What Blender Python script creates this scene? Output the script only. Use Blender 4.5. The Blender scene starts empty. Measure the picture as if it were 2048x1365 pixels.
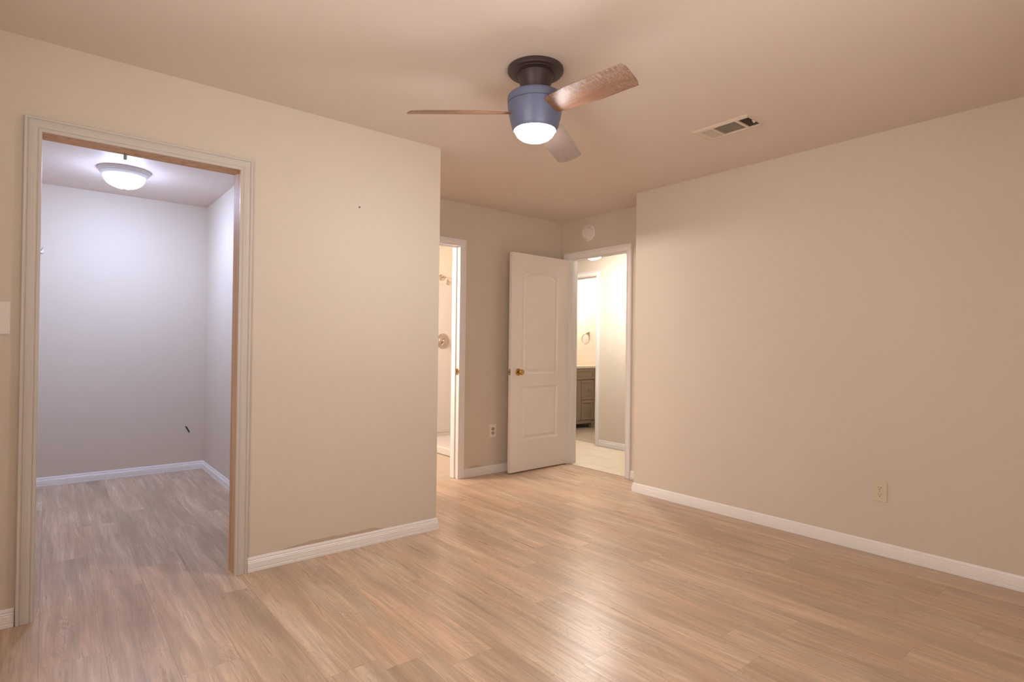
import bpy, bmesh, math, random
from mathutils import Vector, Matrix

random.seed(7)
S = bpy.context.scene
COL = S.collection

# ---------------------------------------------------------------- camera
F_PX, YAW, PITCH, ROLL, CAM_Z = 1133.867, 0.88358, 0.0089018, 0.011643, 1.176
fw = Vector((math.cos(YAW)*math.cos(PITCH), math.sin(YAW)*math.cos(PITCH), math.sin(PITCH)))
rt = Vector((math.sin(YAW), -math.cos(YAW), 0))
up = rt.cross(fw)
rt, up = math.cos(ROLL)*rt + math.sin(ROLL)*up, -math.sin(ROLL)*rt + math.cos(ROLL)*up
cam = bpy.data.cameras.new('camera')
cam.sensor_fit = 'HORIZONTAL'; cam.sensor_width = 36.0
cam.lens = F_PX/2048*36.0
cam.clip_start = 0.02; cam.clip_end = 60
camo = bpy.data.objects.new('camera', cam); COL.objects.link(camo)
M = Matrix((rt, up, -fw)).transposed().to_4x4(); M.translation = (0, 0, CAM_Z)
camo.matrix_world = M
S.camera = camo

# ---------------------------------------------------------------- world, exposure
W = bpy.data.worlds.new('world'); S.world = W; W.use_nodes = True
W.node_tree.nodes['Background'].inputs[0].default_value = (0.5, 0.6, 0.8, 1)
W.node_tree.nodes['Background'].inputs[1].default_value = 0.25      # overcast evening sky outside the added windows
S.view_settings.view_transform = 'Standard'
S.view_settings.look = 'None'
S.view_settings.gamma = 1.0
S.view_settings.use_curve_mapping = False
S.view_settings.exposure = 0.0
S.cycles.max_bounces = 14; S.cycles.diffuse_bounces = 10; S.cycles.glossy_bounces = 6
S.cycles.use_denoising = True
S.cycles.sample_clamp_indirect = 6.0

# lamp colours and strengths (the emitting glass is built with each lamp below)
FAN_COL, FAN_E = (1.0, 0.95, 0.95), 182.0
CLO_COL, CLO_E = (0.84, 1.0, 1.52), 160.0
HALL_COL, HALL_E = (1.0, 0.94, 0.86), 320.0

# the lights of the two bathrooms hang out of sight of the camera
def point(name, loc, watts, col, r):
    L = bpy.data.lights.new(name, 'POINT'); L.energy = watts; L.color = col; L.shadow_soft_size = r
    o = bpy.data.objects.new(name, L); COL.objects.link(o); o.location = loc
point('vanity_light', (5.72, 6.02, 2.0), 30, (1.0, 0.91, 0.80), 0.06)
point('shower_room_light', (2.55, 5.2, 2.3), 8, (1.0, 0.88, 0.80), 0.10)
# daylight makes rectangle lamps; the window fills below are added
def area_lamp(name, loc, rot, sx, sy, watts, col):
    L = bpy.data.lights.new(name, 'AREA'); L.shape = 'RECTANGLE'; L.size = sx; L.size_y = sy; L.energy = watts; L.color = col
    o = bpy.data.objects.new(name, L); COL.objects.link(o); o.location = loc; o.rotation_euler = rot
area_lamp('mirror_light_bar', (1.30, 5.30, 2.05), (math.pi/2, 0, -math.pi/2), 0.60, 0.12, 92, (1.0, 0.87, 0.77))
WIN = (0.05, 1.75, 0.75, 2.05)
area_lamp('added_window_fill', ((WIN[0]+WIN[1])/2, -0.72, (WIN[2]+WIN[3])/2), (math.pi/2, 0, 0), 1.7, 1.2, 5, (1.0, 0.94, 0.86))  # fill lamp added outside an added, unseen window
# a second added, unseen window in the left wall, for fill light
WIN2 = (0.35, 1.85, 0.75, 2.05)
area_lamp('added_side_fill', (-0.68, (WIN2[0]+WIN2[1])/2, (WIN2[2]+WIN2[3])/2), (math.pi/2, 0, -math.pi/2), 1.4, 1.2, 33, (1.0, 0.89, 0.79))
# added lamp outside the near window, aimed up to brighten the ceiling
area_lamp('added_ceiling_fill', ((WIN[0]+WIN[1])/2, -2.2, 0.15), (math.radians(128), 0, 0), 3.4, 1.4, 195, (1.0, 0.91, 0.83))

# ---------------------------------------------------------------- materials
def mat(name, col, rough=0.5, metal=0.0, spec=0.5, bump=None, emit=None, coat=0.0):
    m = bpy.data.materials.new(name); m.use_nodes = True
    nt = m.node_tree; b = nt.nodes['Principled BSDF']
    b.inputs['Base Color'].default_value = (*col, 1)
    b.inputs['Roughness'].default_value = rough
    b.inputs['Metallic'].default_value = metal
    b.inputs['Specular IOR Level'].default_value = spec
    b.inputs['Coat Weight'].default_value = coat
    if emit:
        b.inputs['Emission Color'].default_value = (*emit[0], 1)
        b.inputs['Emission Strength'].default_value = emit[1]
    tc = nt.nodes.new('ShaderNodeTexCoord')
    n = nt.nodes.new('ShaderNodeTexNoise'); n.inputs['Scale'].default_value = 3.0
    nt.links.new(tc.outputs['Object'], n.inputs['Vector'])
    mx = nt.nodes.new('ShaderNodeMix'); mx.data_type = 'RGBA'
    mx.inputs[6].default_value = (*[c*0.97 for c in col], 1); mx.inputs[7].default_value = (*[min(1, c*1.03) for c in col], 1)
    nt.links.new(n.outputs['Fac'], mx.inputs[0]); nt.links.new(mx.outputs[2], b.inputs['Base Color'])
    if bump:
        sc, st, dist = bump
        n2 = nt.nodes.new('ShaderNodeTexNoise'); n2.inputs['Scale'].default_value = sc; n2.inputs['Detail'].default_value = 3
        nt.links.new(tc.outputs['Object'], n2.inputs['Vector'])
        bp = nt.nodes.new('ShaderNodeBump'); bp.inputs['Strength'].default_value = st; bp.inputs['Distance'].default_value = dist
        nt.links.new(n2.outputs['Fac'], bp.inputs['Height']); nt.links.new(bp.outputs['Normal'], b.inputs['Normal'])
    return m

class NG:
    """small helper for writing node maths"""
    def __init__(s, m): s.nt = m.node_tree; s.b = s.nt.nodes['Principled BSDF']
    def node(s, t): return s.nt.nodes.new(t)
    def put(s, sock, v):
        if isinstance(v, (int, float)): sock.default_value = v
        elif isinstance(v, tuple): sock.default_value = v
        else: s.nt.links.new(v, sock)
    def math(s, op, a, b=0.0, c=0.0):
        n = s.node('ShaderNodeMath'); n.operation = op
        for i, v in enumerate((a, b, c)): s.put(n.inputs[i], v)
        return n.outputs[0]
    def xyz(s, x, y, z):
        n = s.node('ShaderNodeCombineXYZ')
        for i, v in enumerate((x, y, z)): s.put(n.inputs[i], v)
        return n.outputs[0]
    def noise(s, vec, scale, detail=2.0, rough=0.5, dist=0.0):
        n = s.node('ShaderNodeTexNoise'); s.put(n.inputs['Vector'], vec)
        n.inputs['Scale'].default_value = scale; n.inputs['Detail'].default_value = detail
        n.inputs['Roughness'].default_value = rough; n.inputs['Distortion'].default_value = dist
        return n.outputs['Fac']
    def white(s, vec):
        n = s.node('ShaderNodeTexWhiteNoise'); n.noise_dimensions = '3D'; s.put(n.inputs['Vector'], vec); return n.outputs['Value']
    def ramp(s, f, stops):
        n = s.node('ShaderNodeValToRGB'); s.put(n.inputs[0], f)
        e = n.color_ramp.elements
        while len(e) < len(stops): e.new(0.5)
        for i, (p, c) in enumerate(stops):
            e[i].position = p; e[i].color = (*c, 1) if len(c) == 3 else c
        return n.outputs[0]
    def mix(s, f, a, b, mode='MIX'):
        n = s.node('ShaderNodeMix'); n.data_type = 'RGBA'; n.blend_type = mode
        s.put(n.inputs[0], f); s.put(n.inputs[6], a); s.put(n.inputs[7], b); return n.outputs[2]
    def map(s, v, a, b, c, d):
        n = s.node('ShaderNodeMapRange')
        for i, q in enumerate((v, a, b, c, d)): s.put(n.inputs[i], q)
        return n.outputs[0]
    def coords(s):
        t = s.node('ShaderNodeTexCoord'); q = s.node('ShaderNodeSeparateXYZ'); s.nt.links.new(t.outputs['Object'], q.inputs[0])
        return q.outputs[0], q.outputs[1], q.outputs[2]
    def bump(s, h, st, d):
        n = s.node('ShaderNodeBump'); n.inputs['Strength'].default_value = st; n.inputs['Distance'].default_value = d
        s.put(n.inputs['Height'], h); s.nt.links.new(n.outputs[0], s.b.inputs['Normal'])

def raw(name, rough=0.5, spec=0.5):
    m = bpy.data.materials.new(name); m.use_nodes = True
    b = m.node_tree.nodes['Principled BSDF']
    b.inputs['Roughness'].default_value = rough; b.inputs['Specular IOR Level'].default_value = spec
    return m, NG(m)

def laminate():
    m, g = raw('laminate_planks', 0.36, 0.5)
    x, y, z = g.coords()
    w, L = 0.195, 1.22
    u = g.math('DIVIDE', g.math('SUBTRACT', x, 0.188), w)
    row = g.math('FLOOR', u); fu = g.math('FRACT', u)
    off = g.math('MULTIPLY', g.white(g.xyz(row, 3.7, 0.0)), L)
    v = g.math('DIVIDE', g.math('ADD', g.math('SUBTRACT', y, 3.275), off), L)
    # the row in front of the closet door has its joint at y = 3.275
    v = g.math('ADD', v, g.math('MULTIPLY', g.math('COMPARE', row, 0.0, 0.1), g.math('DIVIDE', off, -L)))
    idx = g.math('FLOOR', v); fv = g.math('FRACT', v)
    r1 = g.white(g.xyz(row, idx, 1.0)); r2 = g.white(g.xyz(row, idx, 5.0)); r3 = g.white(g.xyz(row, idx, 9.0))
    ox = g.math('MULTIPLY', r1, 37.0); oy = g.math('MULTIPLY', r2, 53.0)
    px = g.math('ADD', x, ox); py = g.math('ADD', y, oy)
    # broad colour streaks, cathedral figure and fine grain, all stretched along the plank
    wob = g.math('MULTIPLY', g.math('SUBTRACT', g.noise(g.xyz(g.math('MULTIPLY', px, 4.5), g.math('MULTIPLY', py, 1.3), 0.0), 1.0, 2.5), 0.5), 0.050)
    pxw = g.math('ADD', px, wob)
    def band(kx, ky, zz, det=3.0, rg=0.55):
        return g.noise(g.xyz(g.math('MULTIPLY', pxw, kx), g.math('MULTIPLY', py, ky), zz), 1.0, det, rg)
    r4 = g.math('ADD', r2, 4.0); r5 = g.math('ADD', r3, 8.0)
    broad = band(11.0, 1.1, r3, 3.0)                       # wide tonal streaks
    mid = band(32.0, 1.7, r1, 4.0, 0.62)                   # grain bundles
    fine = band(150.0, 5.0, r2, 3.0, 0.65)                 # pores
    dark = band(20.0, 1.5, r4, 5.0, 0.70)                  # occasional dark mineral streaks
    swirl = g.noise(g.xyz(g.math('MULTIPLY', px, 6.0), g.math('MULTIPLY', py, 2.4), r2), 1.0, 2.0, 0.5, 1.2)
    rings = g.math('ABSOLUTE', g.math('SUBTRACT', g.math('FRACT', g.math('MULTIPLY', swirl, 16.0)), 0.5))
    figure = g.math('MULTIPLY', g.map(rings, 0.0, 0.22, 1.0, 0.0), g.map(band(5.0, 1.6, r5), 0.50, 0.66, 0.0, 1.0))
    c = g.ramp(broad, [(0.28, (0.375, 0.270, 0.180)), (0.45, (0.520, 0.385, 0.268)), (0.58, (0.610, 0.465, 0.332)), (0.74, (0.690, 0.555, 0.415))])
    pink = g.map(band(8.0, 1.2, r2), 0.46, 0.68, 0.0, 0.55)
    c = g.mix(pink, c, (0.600, 0.375, 0.235, 1))
    grey = g.map(band(10.0, 0.9, r4), 0.50, 0.70, 0.0, 0.60)
    c = g.mix(grey, c, (0.400, 0.335, 0.262, 1))
    c = g.mix(g.map(mid, 0.36, 0.62, 0.50, 0.0), c, (0.285, 0.198, 0.128, 1))
    c = g.mix(g.map(mid, 0.56, 0.74, 0.0, 0.20), c, (0.760, 0.620, 0.470, 1))
    c = g.mix(g.map(dark, 0.60, 0.70, 0.0, 0.55), c, (0.185, 0.130, 0.092, 1))
    c = g.mix(g.map(fine, 0.36, 0.62, 0.40, 0.0), c, (0.270, 0.190, 0.125, 1))
    c = g.mix(g.math('MULTIPLY', figure, 0.42), c, (0.250, 0.172, 0.115, 1))
    br = g.map(r1, 0.0, 1.0, 1.06, 1.24)
    n = g.node('ShaderNodeVectorMath'); n.operation = 'SCALE'; g.put(n.inputs[0], c); g.put(n.inputs['Scale'], br)
    c = n.outputs[0]
    eu = g.math('MINIMUM', fu, g.math('SUBTRACT', 1.0, fu)); ev = g.math('MINIMUM', fv, g.math('SUBTRACT', 1.0, fv))
    su = g.map(eu, 0.002, 0.007, 1.0, 0.0); sv = g.map(ev, 0.0004, 0.0014, 1.0, 0.0)
    seam = g.math('MAXIMUM', su, sv)
    c = g.mix(g.math('MULTIPLY', g.math('MAXIMUM', su, g.math('MULTIPLY', sv, 0.6)), 0.50), c, (0.14, 0.095, 0.060, 1))
    g.put(g.b.inputs['Base Color'], c)
    g.put(g.b.inputs['Roughness'], g.map(mid, 0.3, 0.7, 0.34, 0.26))
    h = g.math('SUBTRACT', g.math('MULTIPLY', fine, 0.25), g.math('MULTIPLY', seam, 1.0))
    g.bump(h, 0.25, 0.0006)
    return m

def wall_paint(name, col, marks=()):
    """eggshell paint with light orange peel; marks = patches of old paint / scuffs (axis, a0, a1, z0, z1, colour)"""
    m, g = raw(name, 0.55, 0.35)
    x, y, z = g.coords()
    p = g.xyz(x, y, z)
    n = g.noise(p, 1.1, 2.0)
    c = g.mix(n, tuple(k*0.965 for k in col)+(1,), tuple(min(1, k*1.03) for k in col)+(1,))
    for ax, a0, a1, z0, z1, mc, st in marks:
        a = (x, y)[ax]
        wob = g.noise(g.xyz(g.math('MULTIPLY', a, 9.0), 0.0, g.math('MULTIPLY', z, 14.0)), 1.0, 3.0)
        top = g.math('ADD', z0, g.math('MULTIPLY', wob, (z1-z0)*1.6))
        m1 = g.math('MULTIPLY', g.math('GREATER_THAN', a, a0), g.math('LESS_THAN', a, a1))
        edge = g.math('MINIMUM', g.map(a, a0, a0+0.12, 0.0, 1.0), g.map(a, a1-0.12, a1, 1.0, 0.0))
        top = g.math('ADD', z0-0.01, g.math('MULTIPLY', g.math('SUBTRACT', top, z0-0.01), edge))
        m1 = g.math('MULTIPLY', m1, g.math('LESS_THAN', z, top))
        c = g.mix(g.math('MULTIPLY', m1, st), c, mc+(1,))
    g.put(g.b.inputs['Base Color'], c)
    g.bump(g.noise(p, 260.0, 2.0, 0.6), 0.22, 0.0012)
    return m

def pine():
    m, g = raw('raw_pine', 0.55, 0.3)
    x, y, z = g.coords()
    p = g.xyz(g.math('MULTIPLY', x, 30.0), g.math('MULTIPLY', y, 30.0), g.math('MULTIPLY', z, 1.6))
    n = g.noise(p, 1.0, 4.0, 0.6, 0.6)
    c = g.ramp(n, [(0.30, (0.50, 0.30, 0.165)), (0.52, (0.68, 0.45, 0.265)), (0.75, (0.78, 0.55, 0.345))])
    v = g.node('ShaderNodeTexVoronoi'); v.inputs['Scale'].default_value = 2.3
    g.put(v.inputs['Vector'], g.xyz(x, g.math('MULTIPLY', y, 2.2), z))
    c = g.mix(g.map(v.outputs['Distance'], 0.04, 0.085, 0.85, 0.0), c, (0.16, 0.075, 0.035, 1))
    g.put(g.b.inputs['Base Color'], c)
    return m

def blade_wood(name, extra):
    m, g = raw(name, 0.45, 0.4)
    x, y, z = g.coords()
    n = g.noise(g.xyz(g.math('MULTIPLY', x, 5.0), g.math('MULTIPLY', y, 60.0), z), 1.0, 4.0, 0.6, 0.5)
    c = g.ramp(n, [(0.3, (0.185, 0.085, 0.042)), (0.7, (0.300, 0.150, 0.080))])
    d = g.noise(g.xyz(g.math('MULTIPLY', x, 95.0), g.math('MULTIPLY', y, 45.0), 3.0), 1.0, 6.0, 0.85, 0.3)
    tip = g.map(x, 0.36, 0.57, 0.0, 0.42)
    edge = g.map(y, 0.0, -0.062, 0.0, 0.60)
    f = g.math('MULTIPLY', g.map(d, 0.42, 0.68, 0.0, 1.0), g.math('ADD', g.math('ADD', tip, edge), 0.14))
    c = g.mix(f, c, (0.46, 0.42, 0.385, 1))
    c = g.mix(extra, c, (0.40, 0.37, 0.36, 1))
    g.put(g.b.inputs['Base Color'], c)
    return m

def tile(name, size, base, grout, vein, rough):
    m, g = raw(name, rough, 0.5)
    x, y, z = g.coords()
    u = g.math('DIVIDE', x, size[0]); v = g.math('DIVIDE', y, size[1])
    row = g.math('FLOOR', v); u = g.math('ADD', u, g.math('MULTIPLY', g.math('FRACT', g.math('MULTIPLY', row, 0.5)), 1.0))
    fu, fv = g.math('FRACT', u), g.math('FRACT', v)
    r = g.white(g.xyz(g.math('FLOOR', u), row, 2.0))
    n = g.noise(g.xyz(g.math('ADD', g.math('MULTIPLY', x, 3.0), g.math('MULTIPLY', r, 20.0)), g.math('MULTIPLY', y, 9.0), r), 1.0, 5.0, 0.65, 1.5)
    c = g.mix(g.map(n, 0.35, 0.7, 0.0, 1.0), base+(1,), vein+(1,))
    e = g.math('MINIMUM', g.math('MINIMUM', fu, g.math('SUBTRACT', 1.0, fu)), g.math('MINIMUM', fv, g.math('SUBTRACT', 1.0, fv)))
    c = g.mix(g.map(e, 0.006, 0.012, 1.0, 0.0), c, grout+(1,))
    g.put(g.b.inputs['Base Color'], c)
    return m

WALL = (0.660, 0.595, 0.510)
M_WALL = wall_paint('beige_wall_paint', WALL)
M_WALL_CL = wall_paint('beige_wall_paint_with_old_paint_line', WALL, [(0, 0.93, 1.62, 0.074, 0.098, (0.50, 0.39, 0.27), 0.8)])
M_WALL_B = wall_paint('beige_wall_paint_with_base_stain', WALL, [(0, 2.88, 3.13, 0.074, 0.105, (0.52, 0.39, 0.27), 0.75)])
M_CEIL = wall_paint('ceiling_paint', (0.730, 0.640, 0.580))
M_FLOOR = laminate()
M_TRIM = mat('white_trim_paint', (0.86, 0.845, 0.84), 0.38, bump=(40, 0.08, 0.001))
M_CASING = mat('dull_primed_casing', (0.590, 0.555, 0.515), 0.42, bump=(40, 0.08, 0.001))
M_DOOR = mat('white_door_paint', (0.88, 0.83, 0.79), 0.42, bump=(220, 0.08, 0.0006))
M_PINE = pine()
M_PLASTIC = mat('white_plastic', (0.80, 0.765, 0.71), 0.35)
M_ALMOND = mat('almond_plastic', (0.66, 0.585, 0.455), 0.38)
M_DARK = mat('recess_shade', (0.035, 0.022, 0.015), 0.7)  # near-black stands in for the shade inside openings
M_SLOT = mat('outlet_slot', (0.06, 0.04, 0.03), 0.7)
M_BRASS = mat('aged_brass', (0.52, 0.33, 0.11), 0.27, 1.0)
M_NICKEL = mat('brushed_nickel', (0.42, 0.35, 0.28), 0.33, 0.9)
M_CHROME = mat('satin_chrome', (0.55, 0.49, 0.42), 0.2, 1.0)
M_FAN = mat('fan_metal_glow_tint', (0.150, 0.180, 0.300), 0.42, 0.15, 0.6)  # bluish lamp glow on the housing is put into this colour
M_FAN_DK = mat('fan_metal_shaded', (0.060, 0.040, 0.042), 0.40, 0.3, 0.6)  # same fan metal, with the shade on canopy and neck put into the colour
M_BLADE = blade_wood('dusty_walnut', 0.0); M_BLADE_GREY = blade_wood('very_dusty_walnut', 0.5)
M_FANGLASS = mat('lit_frosted_glass', (0.9, 0.9, 0.9), 0.4, emit=(FAN_COL, FAN_E))
M_CLOGLASS = mat('lit_alabaster_glass', (0.9, 0.9, 0.9), 0.4, emit=(CLO_COL, CLO_E))
M_HALLGLASS = mat('lit_opal_glass', (0.9, 0.9, 0.9), 0.4, emit=(HALL_COL, HALL_E))
def lit_from_above(m, e, side, power):
    # bulbs shine down into the bowl: its underside glows brighter than its flanks
    g = NG(m); q = g.node('ShaderNodeNewGeometry'); sx = g.node('ShaderNodeSeparateXYZ'); g.nt.links.new(q.outputs['Normal'], sx.inputs[0])
    g.put(g.b.inputs['Emission Strength'], g.map(g.math('POWER', g.math('MAXIMUM', g.math('MULTIPLY', sx.outputs[2], -1.0), 0.0), power), 0.0, 1.0, e*side, e))
lit_from_above(M_FANGLASS, FAN_E, 0.75, 1.0); lit_from_above(M_CLOGLASS, CLO_E, 0.13, 2.5); lit_from_above(M_HALLGLASS, HALL_E, 0.12, 1.5)
M_PAN = mat('white_enamel', (0.74, 0.73, 0.74), 0.35)
M_TILE_H = tile('cream_hall_tile', (0.61, 0.305), (0.78, 0.69, 0.55), (0.52, 0.44, 0.34), (0.71, 0.62, 0.49), 0.35)
M_TILE_B = tile('grey_bath_tile', (0.61, 0.305), (0.50, 0.43, 0.335), (0.36, 0.30, 0.23), (0.37, 0.315, 0.25), 0.4)
M_TILE_S = tile('taupe_vinyl', (0.45, 0.45), (0.46, 0.385, 0.30), (0.36, 0.30, 0.24), (0.37, 0.305, 0.235), 0.4)
M_ACRYL = mat('white_acrylic', (0.58, 0.54, 0.51), 0.22)
M_CAB = mat('taupe_grey_cabinet_paint', (0.265, 0.212, 0.155), 0.42)
M_STONE = mat('cream_counter', (0.72, 0.655, 0.54), 0.25)
M_GREYPL = mat('grey_plastic', (0.30, 0.28, 0.30), 0.5)
M_BLACK = mat('black_rubber', (0.02, 0.018, 0.02), 0.6)

# ---------------------------------------------------------------- mesh helpers
def box(bm, x0, x1, y0, y1, z0, z1):
    v = [bm.verts.new(p) for p in ((x0, y0, z0), (x1, y0, z0), (x1, y1, z0), (x0, y1, z0), (x0, y0, z1), (x1, y0, z1), (x1, y1, z1), (x0, y1, z1))]
    for f in ((3, 2, 1, 0), (4, 5, 6, 7), (0, 1, 5, 4), (1, 2, 6, 5), (2, 3, 7, 6), (3, 0, 4, 7)):
        bm.faces.new([v[i] for i in f])
    return v
def bbox(bm, x0, x1, y0, y1, z0, z1, b=0.002, seg=2):
    t = bmesh.new(); box(t, x0, x1, y0, y1, z0, z1)
    bmesh.ops.bevel(t, geom=t.edges[:], offset=b, segments=seg, affect='EDGES', profile=0.5)
    merge(bm, t)
def merge(bm, t, mx=None):
    if mx is not None: t.transform(mx)
    me = bpy.data.meshes.new('tmp'); t.to_mesh(me); t.free(); bm.from_mesh(me); bpy.data.meshes.remove(me)
def lathe(bm, prof, c=(0, 0, 0), n=48, mx=None, cap0=False, cap1=False):
    """profile of (radius, height) turned about z, then moved"""
    t = bmesh.new(); rings = []
    for r, h in prof:
        if r < 1e-6: rings.append([t.verts.new((0, 0, h))])
        else: rings.append([t.verts.new((r*math.cos(2*math.pi*i/n), r*math.sin(2*math.pi*i/n), h)) for i in range(n)])
    for a, b in zip(rings, rings[1:]):
        for i in range(n):
            j = (i+1) % n
            if len(a) == 1 and len(b) == 1: continue
            if len(a) == 1: t.faces.new((a[0], b[i], b[j]))
            elif len(b) == 1: t.faces.new((a[i], a[j], b[0]))
            else: t.faces.new((a[i], a[j], b[j], b[i]))
    if cap0 and len(rings[0]) > 1: t.faces.new(rings[0])
    if cap1 and len(rings[-1]) > 1: t.faces.new(rings[-1])
    bmesh.ops.recalc_face_normals(t, faces=t.faces[:])
    if mx is not None: t.transform(mx)
    t.transform(Matrix.Translation(c)); merge(bm, t)
def tube(bm, pts, r, n=10, closed=False):
    pts = [Vector(p) for p in pts]; t = bmesh.new(); rings = []
    N = len(pts); prev = None
    for i, p in enumerate(pts):
        a = pts[(i-1) % N] if (closed or i > 0) else p; b = pts[(i+1) % N] if (closed or i < N-1) else p
        d = (b-a).normalized()
        if prev is None:
            h = Vector((0, 0, 1)) if abs(d.z) < 0.9 else Vector((1, 0, 0))
            u = d.cross(h).normalized()
        else:
            u = (prev - d*prev.dot(d)).normalized()
        prev = u; w = d.cross(u)
        rr = r[i] if isinstance(r, (list, tuple)) else r
        rings.append([t.verts.new(p + rr*(math.cos(2*math.pi*k/n)*u + math.sin(2*math.pi*k/n)*w)) for k in range(n)])
    for i in range(N if closed else N-1):
        a, b = rings[i], rings[(i+1) % N]
        for k in range(n): t.faces.new((a[k], a[(k+1) % n], b[(k+1) % n], b[k]))
    if not closed: t.faces.new(rings[0]); t.faces.new(rings[-1])
    bmesh.ops.recalc_face_normals(t, faces=t.faces[:]); merge(bm, t)
def sweep(bm, prof, A, B):
    """join two copies of a profile: A(p), B(p) map a profile point to 3-D; capped"""
    a = [bm.verts.new(A(p)) for p in prof]; b = [bm.verts.new(B(p)) for p in prof]
    n = len(prof); fs = []
    for i in range(n):
        j = (i+1) % n; fs.append(bm.faces.new((a[i], a[j], b[j], b[i])))
    fs.append(bm.faces.new(a)); fs.append(bm.faces.new(b))
    bmesh.ops.recalc_face_normals(bm, faces=fs)

def obj(name, bm, m, parent=None, smooth=False, autosmooth=None):
    if parent is not None: bm.transform(Matrix.Translation(-WORLD[parent.name]))
    me = bpy.data.meshes.new(name); bm.to_mesh(me); bm.free()
    me.materials.append(m)
    o = bpy.data.objects.new(name, me); COL.objects.link(o)
    if smooth:
        for p in me.polygons: p.use_smooth = True
        if autosmooth:
            try: me.set_sharp_from_angle(angle=math.radians(autosmooth))
            except Exception: pass
    if parent is not None:
        o.parent = parent; WORLD[o.name] = WORLD[parent.name]
    else: WORLD[o.name] = Vector((0, 0, 0))
    return o
WORLD = {}
def thing(name, label, cat, loc, group=None, kind=None):
    o = bpy.data.objects.new(name, None); COL.objects.link(o); o.location = loc; o.empty_display_size = 0.1
    WORLD[o.name] = Vector(loc); tag(o, label, cat, group, kind); return o
def tag(o, label, cat, group=None, kind=None):
    o['label'] = label; o['category'] = cat
    if group: o['group'] = group
    if kind: o['kind'] = kind
    return o
def struct(name, boxes, m, label, cat):
    bm = bmesh.new()
    for b in boxes: box(bm, *b)
    return tag(obj(name, bm, m), label, cat, None, 'structure')
def local_copy(parent_world, o):    # sub-part keeps the frame of its part
    return o

# ---------------------------------------------------------------- measured planes
H = 2.44
Y1, Y2, X2, X3 = 3.105, 4.164, 3.716, 4.051        # closet wall, far wall, right wall, entry wall
XO = 1.938                                        # outside corner of the closet wall
YC, XC = 5.919, 1.146                             # closet back and side wall
TH = 0.115
Y1b, Y2b, X3b = Y1+TH, Y2+TH, X3+TH
XH, XHb = 5.10, 5.215                             # far hall wall
XL, YR = -0.50, -0.55                             # walls behind the camera
XV, YV = 6.245, 6.19                              # far bathroom side and back wall
YS = 6.06                                         # shower end wall
CD = (-0.027, 0.748, 2.055)                       # closet doorway
BD = (2.05, 2.81, 2.055)                          # shower room doorway
ED = (3.305, 4.045, 2.055)                        # entry doorway (in y)
HD = (4.62, 5.38, 2.03)                           # far bathroom doorway (in y)
J = 0.012

# ---------------------------------------------------------------- shell
struct('floor', [(XL-TH, X3+0.016, YR-TH, Y2+0.02, -0.06, 0.0), (-0.40, XC+0.1, Y2+0.02, YC+0.1, -0.06, 0.0)], M_FLOOR,
       'wood-look laminate plank floor running from the bedroom into the closet', 'floor')
struct('floor_hall', [(X3+0.016, XHb-0.04, 2.0, 6.4, -0.06, -0.002)], M_TILE_H, 'cream tile floor of the hall beyond the open door', 'floor')
struct('floor_bathroom', [(XHb-0.04, XV+TH, 4.2, 6.4, -0.06, -0.002)], M_TILE_B, 'greyish tile floor in front of the vanity', 'floor')
struct('floor_shower_room', [(XC+0.1, X3+0.016, Y2+0.02, 6.3, -0.06, -0.002)], M_TILE_S, 'taupe floor in front of the shower base', 'floor')
struct('ceiling', [(XL-TH, XV+TH, YR-TH, 6.42, H, H+0.08)], M_CEIL, 'beige painted ceiling above all the rooms', 'ceiling')

struct('wall_left', [(XL, CD[0]-J, Y1, Y1b, 0, H), (CD[1]+J, XO, Y1, Y1b, 0, H), (CD[0]-J, CD[1]+J, Y1, Y1b, CD[2]+J, H)], M_WALL_CL,
       'beige wall with the closet doorway in it', 'wall')
struct('wall_return', [(XO-TH, XO, Y1b, Y2, 0, H)], M_WALL, 'side of the closet block facing the alcove', 'wall')
struct('wall_far', [(XO-TH, BD[0]-J, Y2, Y2b, 0, H), (BD[1]+J, X3, Y2, Y2b, 0, H), (BD[0]-J, BD[1]+J, Y2, Y2b, BD[2]+J, H)], M_WALL_B,
       'far beige wall with the shower room doorway behind the open door', 'wall')
struct('wall_entry', [(X3, X3b, 2.943-TH, ED[0]-J, 0, H), (X3, X3b, ED[1]+J, 6.3, 0, H), (X3, X3b, ED[0]-J, ED[1]+J, ED[2]+J, H)], M_WALL,
       'narrow beige wall around the entry doorway', 'wall')
struct('wall_right', [(X2, X2+TH, YR, 2.943, 0, H), (X2+TH, X3, 2.943-TH, 2.943, 0, H)], M_WALL, 'long bare beige wall on the right', 'wall')
struct('wall_near', [(XL-TH, WIN[0], YR-TH, YR, 0, H), (WIN[1], X2+TH, YR-TH, YR, 0, H), (WIN[0], WIN[1], YR-TH, YR, 0, WIN[2]), (WIN[0], WIN[1], YR-TH, YR, WIN[3], H)], M_WALL, 'beige wall behind the viewpoint', 'wall')
struct('wall_side', [(XL-TH, XL, YR, WIN2[0], 0, H), (XL-TH, XL, WIN2[1], Y1b, 0, H), (XL-TH, XL, WIN2[0], WIN2[1], 0, WIN2[2]), (XL-TH, XL, WIN2[0], WIN2[1], WIN2[3], H)], M_WALL, 'beige wall to the left of the viewpoint', 'wall')
struct('wall_closet_back', [(-0.40, XC, YC, YC+TH, 0, H)], M_WALL, 'back wall of the closet', 'wall')
struct('wall_closet_right', [(XC, XC+TH, Y1b, 6.3, 0, H)], M_WALL, 'right wall of the closet', 'wall')
struct('wall_closet_left', [(-0.40-TH, -0.40, Y1b, YC+TH, 0, H)], M_WALL, 'left wall of the closet', 'wall')
struct('wall_shower_end', [(XC+TH, X3, YS, YS+TH, 0, H)], M_WALL, 'end wall of the shower room', 'wall')
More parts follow.
